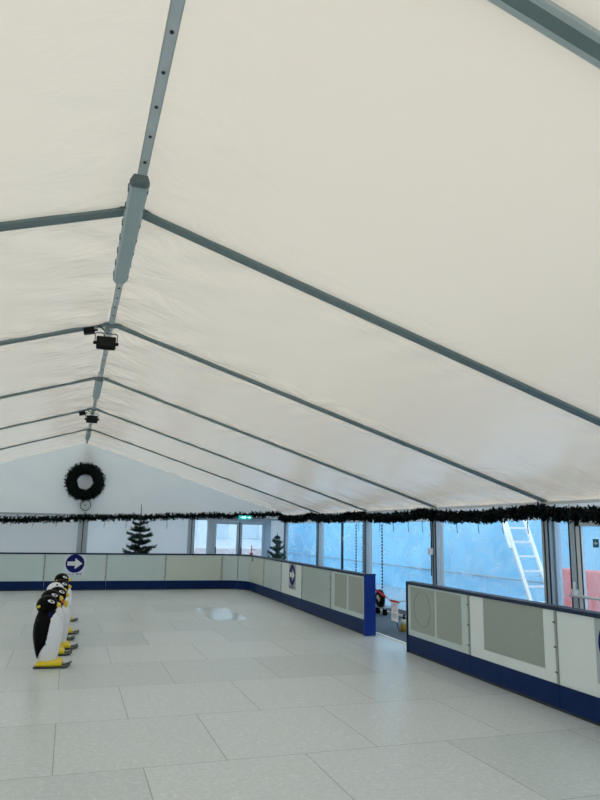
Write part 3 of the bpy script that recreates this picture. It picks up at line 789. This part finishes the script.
# fir trees
def fir(name, loc, H, Rb, label, z0, whorls, rnd, up, m, spire, per=7, nl=.055, leaf_w=.010, twig=True):
    t = thing(name, label, 'tree', loc, rnd.uniform(0,6), 'fir trees behind the boards')
    lean = .01
    MB().tube([(0,0,0),(lean,0,H*.4),(0,lean,H*.8),(0,0,H)], [.045,.035,.018,.006], 8).build('trunk', M['bark'], t)
    br = MB(); nd = MB()
    for i in range(whorls):
        f = i/(whorls-1); z = z0 + (H-spire-z0)*f
        Lb = Rb*(1-f)**.55 + .07
        nb = per if f < .8 else 5
        for k in range(nb):
            a = 2*PI*(k+.5*(i % 2))/nb + rnd.uniform(-.35,.35)
            L = Lb*rnd.uniform(.72,1.12)
            dr = Vector((math.cos(a), math.sin(a), up+rnd.uniform(-.12,.15))).normalized()
            p0 = Vector((0,0,z+rnd.uniform(-.05,.05)))
            mid = p0 + dr*L*.6; tip = p0 + dr*L + Vector((0,0,.10*L))
            br.tube([p0, mid, tip], [.010,.007,.003], 5)
            needles(nd, p0+dr*L*.12, (mid-p0), L*.5, int(70*L)+5, nl, rnd, leaf_w, 1.0)
            needles(nd, mid, (tip-mid), (tip-mid).length, int(60*L)+6, nl, rnd, leaf_w, .9)
            if twig:
                for q in (.35,.5,.65,.8):
                    for s in (-1, 1):
                        b = p0 + dr*L*q; sd = Vector((-dr.y, dr.x, 0)).normalized()*s
                        td = (dr*.8 + sd*.8 + Vector((0,0,rnd.uniform(-.1,.2)))).normalized(); tl = L*.34*(1.15-q)+.04
                        br.tube([b, b+td*tl], [.005,.002], 4)
                        needles(nd, b, td, tl, int(90*tl)+5, nl*.85, rnd, leaf_w, 1.0)
    # leader
    needles(nd, (0,0,H-spire*1.0), (0,0,1), spire*.8, 26, nl*.55, rnd, leaf_w*.7, .9)
    br.build('branch', M['bark'], t); nd.build('foliage', m, t)
    return t
fir('fir_tree', (1.98,20.75,0), 2.40, .56, 'larger dark fir tree behind the back boards, tip above the garland', .35, 10, random.Random(5), .22, M['fir_tree'], .42, per=8)
fir('fir_tree', (6.09,20.30,0), 1.64, .40, 'smaller sparse fir tree in the far right corner behind the boards', .25, 7, random.Random(9), .75, M['fir_pale'], .16, per=6, nl=.05)

# ------------------------------------------------------------------ penguins (skating aids)
def ring(cx, rx, ry, z, n=32, e=2.2):
    out = []
    for k in range(n):
        a = 2*PI*k/n; c, s_ = math.cos(a), math.sin(a)
        out.append((cx + rx*math.copysign(abs(c)**(2/e), c), ry*math.copysign(abs(s_)**(2/e), s_), z))
    return out
def smooth_prof(prof, n):
    """Catmull-Rom through (z, back, front)"""
    res = []
    P = [prof[0]] + prof + [prof[-1]]
    for i in range(1, len(P)-2):
        for k in range(n):
            t = k/n
            res.append(tuple(.5*((2*P[i][j]) + (-P[i-1][j]+P[i+1][j])*t + (2*P[i-1][j]-5*P[i][j]+4*P[i+1][j]-P[i+2][j])*t*t + (-P[i-1][j]+3*P[i][j]-3*P[i+1][j]+P[i+2][j])*t**3) for j in range(3)))
    res.append(prof[-1]); return res
def penguin(kind='penguin'):
    white = kind != 'penguin'
    t = thing('penguin_skating_aid', 'tbd', 'skating aid', (0,0,0), 0, 'penguin skating aids standing in a row on the rink')
    n = 96
    prof = smooth_prof([(.075,-.10,.125),(.14,-.125,.135),(.25,-.155,.150),(.37,-.178,.162),(.48,-.180,.158),(.54,-.172,.142),(.595,-.160,.115),(.64,-.145,.085),(.68,-.135,.055)], 9)
    mb = MB(); rings = []
    for z, b, f in prof:
        rings.append(ring((b+f)/2, (f-b)/2, (f-b)/2*.82, z, n))
    vs = [v for r_ in rings for v in r_]
    b0 = len(mb.v); mb.v += vs
    for i in range(len(rings)-1):
        for k in range(n):
            q = [i*n+k, i*n+(k+1) % n, (i+1)*n+(k+1) % n, (i+1)*n+k]
            c = sum((Vector(vs[j]) for j in q), Vector())/4
            lim = .0 if c.z > .30 else -(.30-c.z)*.62     # black back narrows to the tail
            if c.z > .56: lim = (c.z-.56)*.8
            mb.f.append(q); mb.mi.append(0 if (c.x < lim and not white) else 1); mb.sm.append(True)
    mb.f.append(list(range(n-1,-1,-1))); mb.mi.append(1); mb.sm.append(False)
    mb.f.append([(len(rings)-1)*n+k for k in range(n)]); mb.mi.append(0 if not white else 1); mb.sm.append(False)
    mb.build('body', [M['p_black'], M['p_white']], t)
    # flippers lie against the sides, pointed at the bottom
    for s in (-1, 1):
        rr = []
        for z, x0, x1, yo, th in ((.63,-.075,.02,.085,.012),(.59,-.115,.03,.108,.022),(.54,-.145,.03,.124,.026),(.44,-.155,.022,.132,.026),(.34,-.148,.008,.128,.024),(.25,-.135,-.035,.118,.020),(.17,-.115,-.078,.106,.014),(.115,-.102,-.092,.092,.006)):
            cx = (x0+x1)/2; rx = (x1-x0)/2
            rr.append([(cx+rx*math.cos(2*PI*k/16), s*(yo-.030*max(0,-(math.cos(2*PI*k/16)))*.8 + th*math.sin(2*PI*k/16)), z) for k in range(16)])
        MB().loft(rr).build('flipper', M['p_black'] if not white else M['p_white'], t)
    hc = Vector((-.042,0,.735)); hm = M['p_white'] if white else M['p_black']
    head = MB().ball(hc, (.128,.115,.120), 28, 18).build('head', hm, t)
    # beak
    rr = []
    for x, ry, rz, dz in ((.108,.036,.030,.004),(.138,.037,.033,.002),(.160,.030,.028,-.001),(.173,.017,.017,-.003),(.179,.005,.005,-.004)):
        rr.append([(hc.x+x-.01, ry*math.cos(2*PI*k/14), hc.z+dz+rz*math.sin(2*PI*k/14)) for k in range(14)])
    MB().loft(rr).build('beak', M['p_beak'], head)
    for s in (-1, 1):
        if not white:
            # white eye patch wraps the side of the face, black pupil on it
            a = math.radians(58); cen = Vector((math.cos(a)*.93, s*math.sin(a), .46)).normalized()
            tu = Vector((-cen.y, cen.x, 0)).normalized(); tv = cen.cross(tu)
            def patch(name, ru, rv, lift, m, tilt=0, du=0):
                vs = []; nn = 20
                for rr_ in (1.0,.6,.0):
                    for k in range(nn):
                        q = 2*PI*k/nn; uu = ru*rr_*math.cos(q)+du; vv = rv*rr_*math.sin(q) + uu*tilt
                        dr = (cen + tu*uu + tv*vv).normalized()
                        vs.append(Vector((hc.x+dr.x*.128, dr.y*.115, hc.z+dr.z*.120)) + dr*lift)
                fs = [(i*nn+k, i*nn+(k+1)%nn, (i+1)*nn+(k+1)%nn, (i+1)*nn+k) for i in range(2) for k in range(nn)]
                MB().add(vs, fs, 0, True).build(name, m, head)
            patch('eye_patch', .34, .17, .0035, M['p_white'], .35*s)
            patch('pupil', .15, .085, .006, M['p_black'], .3*s, .02)
        else:
            MB().ball((hc.x+.02, s*.075, hc.z+.083), .016, 10, 8).build('eye', M['p_black'], head)
        # grip peg at the back of the head
        MB().tube([(hc.x-.075,s*.085,hc.z-.005),(hc.x-.085,s*.138,hc.z-.008)], [.014,.017], 10).build('grip', M['p_yellow'], head)
    if not white:
        # blue collar
        for s in (-1, 1):
            MB().add([(-.01,s*.100,.655),(.05,s*.088,.665),(.045,s*.112,.60),(.005,s*.122,.585)], [(0,1,2,3)] if s < 0 else [(3,2,1,0)]).build('collar_end', M['p_blue'], t)
    # feet: one long yellow shoe along each side
    fm_ = M['p_yellow'] if not white else M['ski']
    for s in (-1, 1):
        rr = []
        for x, hw, h in ((-.140,.030,.035),(-.128,.052,.055),(-.07,.066,.066),(.0,.070,.062),(.08,.074,.074),(.130,.066,.072),(.158,.045,.05),(.168,.02,.02)):
            rr.append([(x+.03, s*.075+hw*math.copysign(abs(math.cos(2*PI*k/20))**.8, math.cos(2*PI*k/20)), .022+h*(.5+.5*math.sin(2*PI*k/20))) for k in range(20)])
        MB().loft(rr).build('foot', fm_, t)
        prof2 = [(-.160,.0),(-.02,.0),(.12,.0),(.195,.004),(.240,.016),(.265,.032)]
        mb = MB(); vs = []; fs = []
        for x, z in prof2:
            for (yy, zz) in ((-.045,0),(.045,0),(.045,.022),(-.045,.022)): vs.append((x+.03, s*.078+yy*(1 if x < .25 else .75), z+zz))
        for i in range(len(prof2)-1):
            for k in range(4): fs.append((i*4+k, i*4+4+k, i*4+4+(k+1)%4, i*4+(k+1)%4))
        fs += [(0,1,2,3),(len(prof2)*4-1,len(prof2)*4-2,len(prof2)*4-3,len(prof2)*4-4)]
        mb.add(vs, fs).build('runner', M['ski'], t, bevel=.003)
    return t
spots = [(-.148,9.30,-.10,'nearest penguin skating aid, front of the row, its whole side and yellow foot in view'),
         (-.13,10.14,-.05,'second penguin skating aid from the front, close behind the nearest one'),
         (-.05,10.60,.03,'third penguin skating aid from the front, with a yellow cloth at its chest'),
         (-.09,11.40,.0,'white-headed skating aid with a dark eye, fourth in the row between black penguin heads'),
         (-.02,12.02,.02,'fifth penguin skating aid, just behind the white-headed one'),
         (-.02,13.60,-.02,'farthest penguin skating aid, topmost black head below the arrow sign')]
proto = penguin(); wproto = penguin('white')
for i, (x, y, a, lb) in enumerate(spots):
    o = wproto if i == 3 else (proto if i == 0 else copy_tree(proto))
    o.location = (x, y, 0); o.rotation_euler = (0, 0, a); o['label'] = lb
    if i == 2:
        k = MB().ball((.085,-.075,.615), (.030,.028,.055), 14, 10).ball((.068,-.08,.65), (.025,.022,.022), 12, 8)
        k.build('cloth_knot', M['p_beak'], o, label='yellow cloth knot')
        MB().ball((.04,-.105,.655), (.024,.016,.024), 12, 8).build('cloth_knot', M['p_orange'], o, label='orange cloth knot')

# ------------------------------------------------------------------ things in the gateway
# chain with a hanging notice
t = thing('barrier_chain', 'red and pale barrier chain hung across the rink gateway', 'chain', (5.08, 10.1, 0))
rel = lambda pts: [(x-5.08, y-10.1, z) for x, y, z in pts]
MB().tube(rel([(5.00,10.90,.765),(5.06,10.74,.70),(5.09,10.60,.645)]), .019, 8).build('red_sleeve', M['red'], t)
MB().tube(rel([(5.09,10.60,.645),(5.085,10.48,.627),(5.082,10.38,.618),(5.079,10.25,.612),(5.076,10.12,.618),(5.07,9.8,.665),(5.066,9.6,.69),(5.05,9.28,.73)]), .010, 6).build('chain_strand', M['chain_pale'], t)
MB().beam(*rel([(5.082,10.42,.612),(5.076,10.08,.612)]), .022, .030).build('red_sleeve', M['red'], t)
t = thing('hanging_notice', 'pale paper notice hanging from the chain in the rink gateway', 'notice', (5.079, 10.245, .60), an)
MB().box((-.125,-.003,-.30),(.125,.003,0)).build('paper', M['paper'], t)
mb = MB()
for k in range(16):
    a0 = 2*PI*k/16; a1 = 2*PI*(k+1)/16
    mb.beam((.055*math.cos(a0),-.0042,-.09+.055*math.sin(a0)),(.055*math.cos(a1),-.0042,-.09+.055*math.sin(a1)), .002, .010, (0,0,1) if abs(math.sin(a0)) < .99 else (1,0,0))
for z in (-.19,-.215,-.24): mb.box((-.08,-.0045,z-.006),(.08,-.003,z+.006))
mb.build('print', M['ink'], t)
# wheeled machine
t = thing('cart', 'black wheeled cart with a cream hub behind the blue gateway post', 'cart', (6.42, 13.54, -.004))
w = MB().tube([(-.05,.15*math.cos(a*PI/14),.325+.15*math.sin(a*PI/14)) for a in range(28)], .045, 8, closed=True).build('wheel', M['black'], t)
MB().cyl((-.085,0,.325),(-.0,0,.325), .105, 20).build('hub', M['black'], w)
MB().ball((-.09,.03,.35), (.02,.045,.05), 12, 8).ball((-.09,-.035,.31), (.02,.04,.05), 12, 8).build('hub_cap', M['cream'], w)
MB().box((-.09,-.25,.135),(.10,.28,.165)).build('deck', M['base_grey'], t)
MB().tube([(.04,-.0,.16),(.04,-.0,.33)], .02, 8).build('upright', M['base_grey'], t)
for y in (-.13, .22):
    c = MB().cyl((0,y,.135),(0,y,.09), .05, 12).build('caster_fork', M['black'], t)
    MB().cyl((-.04,y,.045),(.04,y,.045), .045, 16).build('caster_wheel', M['black'], c)
# pump bottle
t = thing('pump_bottle', 'small amber pump bottle with a dark hose on the walkway in the gateway', 'bottle', (5.735, 11.2, -.004))
lath = lambda pr: [[(r*math.cos(2*PI*k/18), r*math.sin(2*PI*k/18), z) for k in range(18)] for r, z in pr]
MB().loft(lath([(.06,0),(.072,.012),(.074,.09),(.070,.125)])).build('bottle_base', M['amber'], t)
MB().loft(lath([(.070,.125),(.066,.165),(.045,.195),(.022,.205),(.022,.215)])).build('bottle_shoulder', M['bottle_top'], t)
MB().loft(lath([(.026,.212),(.028,.235),(.012,.24),(.012,.262),(.024,.266),(.024,.278)])).build('pump_cap', M['black'], t)
MB().tube([(-.0,.0,.245),(-.06,.03,.235),(-.105,.05,.17),(-.11,.05,.09),(-.085,.04,.03),(-.05,.05,.012)], .008, 6).build('hose', M['black_cable'], t)
# little stake on the corner boards
t = thing('lamp_stake', 'thin orange stake with a dark red foot behind the corner boards, before the far doors', 'stake', (5.36, 20.6, -.004))
MB().cyl((0,0,0),(0,0,.92), .016, 8).build('stake_pole', M['base_grey'], t)
MB().loft([[(r*math.cos(2*PI*k/12), r*math.sin(2*PI*k/12), z) for k in range(12)] for r, z in ((.02,.92),(.055,.94),(.055,1.0),(.03,1.02))]).build('red_foot', M['red'], t)
MB().cyl((0,0,1.02),(0,0,1.25), .014, 8).build('stake_rod', M['p_orange'], t)
MB().beam((0,0,1.13),(.12,0,1.125), .012, .02).build('side_arm', M['p_orange'], t)

# ------------------------------------------------------------------ outside
# blue sheeted screen beyond the side windows
mb = MB(); cloth_grid(mb, (10.6,9.6,-.09),(10.6,38,-.09),(10.6,9.6,3.0),(10.6,38,3.0), 140, 26, .10, 77)
cloth_grid(mb, (10.64,9.6,3.0),(10.64,38,3.0),(10.64,9.6,-.09),(10.64,38,-.09), 30, 8, .0, 77)
t = thing('tarpaulin_screen', 'tall pale blue tarpaulin screen seen through the side windows', 'screen', (0,0,0))
mb.build('tarpaulin', M['tarp'], t)
MB().cyl((10.5,9.7,.62),(10.5,37.8,.62), .02, 8).build('rail', M['base_grey'], t)
for y in (9.7,13,16.3,19.6,22.9,26.2,29.5,32.8,36.1): MB().cyl((10.72,y,-.09),(10.72,y,3.0), .03, 8).build('screen_post', M['base_grey'], t)
# ladder
t = thing('ladder', 'white ladder leaning outside the side window nearest the gateway', 'ladder', (8.0, 10.3, -.09))
rl = lambda p: (p[0]-8.0, p[1]-10.3, p[2]+.09)
LP = lambda z: Vector(rl((8.0+.11*(z-.55), 10.67+.62*(z-.55), z)))
off = Vector((.41,-.07,0))
A0, A1 = LP(-.09), LP(2.55)
MB().beam(A0, A1, .045, .07, (1,0,0)).build('rail', M['white_metal'], t)
MB().beam(A0+off, A1+off, .045, .07, (1,0,0)).build('rail', M['white_metal'], t)
for i in range(1, 10):
    p = LP(-.02+.265*i)
    MB().beam(p, p+off, .04, .035, (0,0,1)).build('rung', M['white_metal'], t)
MB().beam(LP(1.45)+Vector((-.05,.03,0)), LP(2.55)+Vector((-.05,.03,0)), .04, .06, (1,0,0)).build('upper_rail', M['white_metal'], t)
# red barrier
t = thing('road_barrier', 'red plastic barrier outside the misted side door', 'barrier', (9.1, 10.2, -.09))
MB().hexa([(-.20,-1.6,.0),(.20,-1.6,.0),(.20,.95,.0),(-.20,.95,.0)],[(-.06,-1.6,1.18),(.06,-1.6,1.18),(.06,.95,1.18),(-.06,.95,1.18)]).build('barrier_body', M['red_barrier'], t, bevel=.03)
for y in (-1.2,.5): MB().box((-.24,y-.1,0),(.24,y+.1,.12)).build('barrier_foot', M['red_barrier'], t)
# building beyond the far doors
t = thing('building', 'white building with tall windows and pink brick base beyond the far doors', 'building', (0, 29, -.09))
MB().box((-6,0,1.0),(8.45,8,9.0)).build('wall', M['facade'], t)
MB().box((-6,-.05,0),(8.45,8,1.0)).build('plinth', M['brick'], t)
for i in range(4):
    x = 3.0+i*1.35
    f = MB().box((x,-.06,1.45),(x+.85,.02,3.3)).build('window', M['facade'], t)
    MB().box((x+.06,-.075,1.5),(x+.79,-.055,3.24)).build('pane', M['bwin'], f)
    MB().box((x+.06,-.09,2.2),(x+.79,-.07,2.25)).build('glazing_bar', M['facade'], f)

# unseen tall block added behind the screen to shade the right roof slope
t = thing('roof_shade_block', 'plain white block out of view, added to shade the right roof slope', 'building', (15, 20, -.09))
MB().box((0,-26,0),(10,16,13)).build('wall', M['facade'], t)
MB().box((-.3,-26.3,13),(10.3,16.3,13.4)).build('roof', M['base_grey'], t)

# ------------------------------------------------------------------ sky and light
w = bpy.data.worlds.new('World'); bpy.context.scene.world = w; w.use_nodes = True
nt = w.node_tree; bg = nt.nodes['Background']
tc = nt.nodes.new('ShaderNodeTexCoord'); sx = nt.nodes.new('ShaderNodeSeparateXYZ'); nt.links.new(tc.outputs['Generated'], sx.inputs[0])
rp = nt.nodes.new('ShaderNodeValToRGB'); nt.links.new(sx.outputs['Z'], rp.inputs['Fac'])
rp.color_ramp.elements[0].position = 0; rp.color_ramp.elements[0].color = (.64,.84,1.0,1)
rp.color_ramp.elements[1].position = .6; rp.color_ramp.elements[1].color = (.90,.96,1.0,1)
nt.links.new(rp.outputs['Color'], bg.inputs['Color']); bg.inputs['Strength'].default_value = 1.5

# ------------------------------------------------------------------ camera
f, yaw, pit, roll = 674.1333, .3206, .1919, .0185
F = Vector((math.sin(yaw)*math.cos(pit), math.cos(yaw)*math.cos(pit), math.sin(pit)))
R_ = Vector((math.cos(yaw), -math.sin(yaw), 0)); U = R_.cross(F)
c, s = math.cos(roll), math.sin(roll)
R2 = R_*c + U*s; U2 = U*c - R_*s
cam = bpy.data.cameras.new('Camera'); co = bpy.data.objects.new('Camera', cam); C.objects.link(co)
mw = Matrix((( R2.x, U2.x, -F.x, 0), (R2.y, U2.y, -F.y, 0), (R2.z, U2.z, -F.z, 1.70), (0,0,0,1)))
co.matrix_world = mw
cam.sensor_fit = 'AUTO'; cam.sensor_width = 36; cam.lens = f/800*36; cam.clip_start = .05
sc = bpy.context.scene; sc.camera = co
sc.cycles.max_bounces = 12; sc.cycles.diffuse_bounces = 6; sc.cycles.transparent_max_bounces = 16; sc.cycles.transmission_bounces = 8
sc.view_settings.view_transform = 'Standard'; sc.view_settings.look = 'None'; sc.view_settings.gamma = 1; sc.view_settings.use_curve_mapping = False
sc.view_settings.exposure = .38
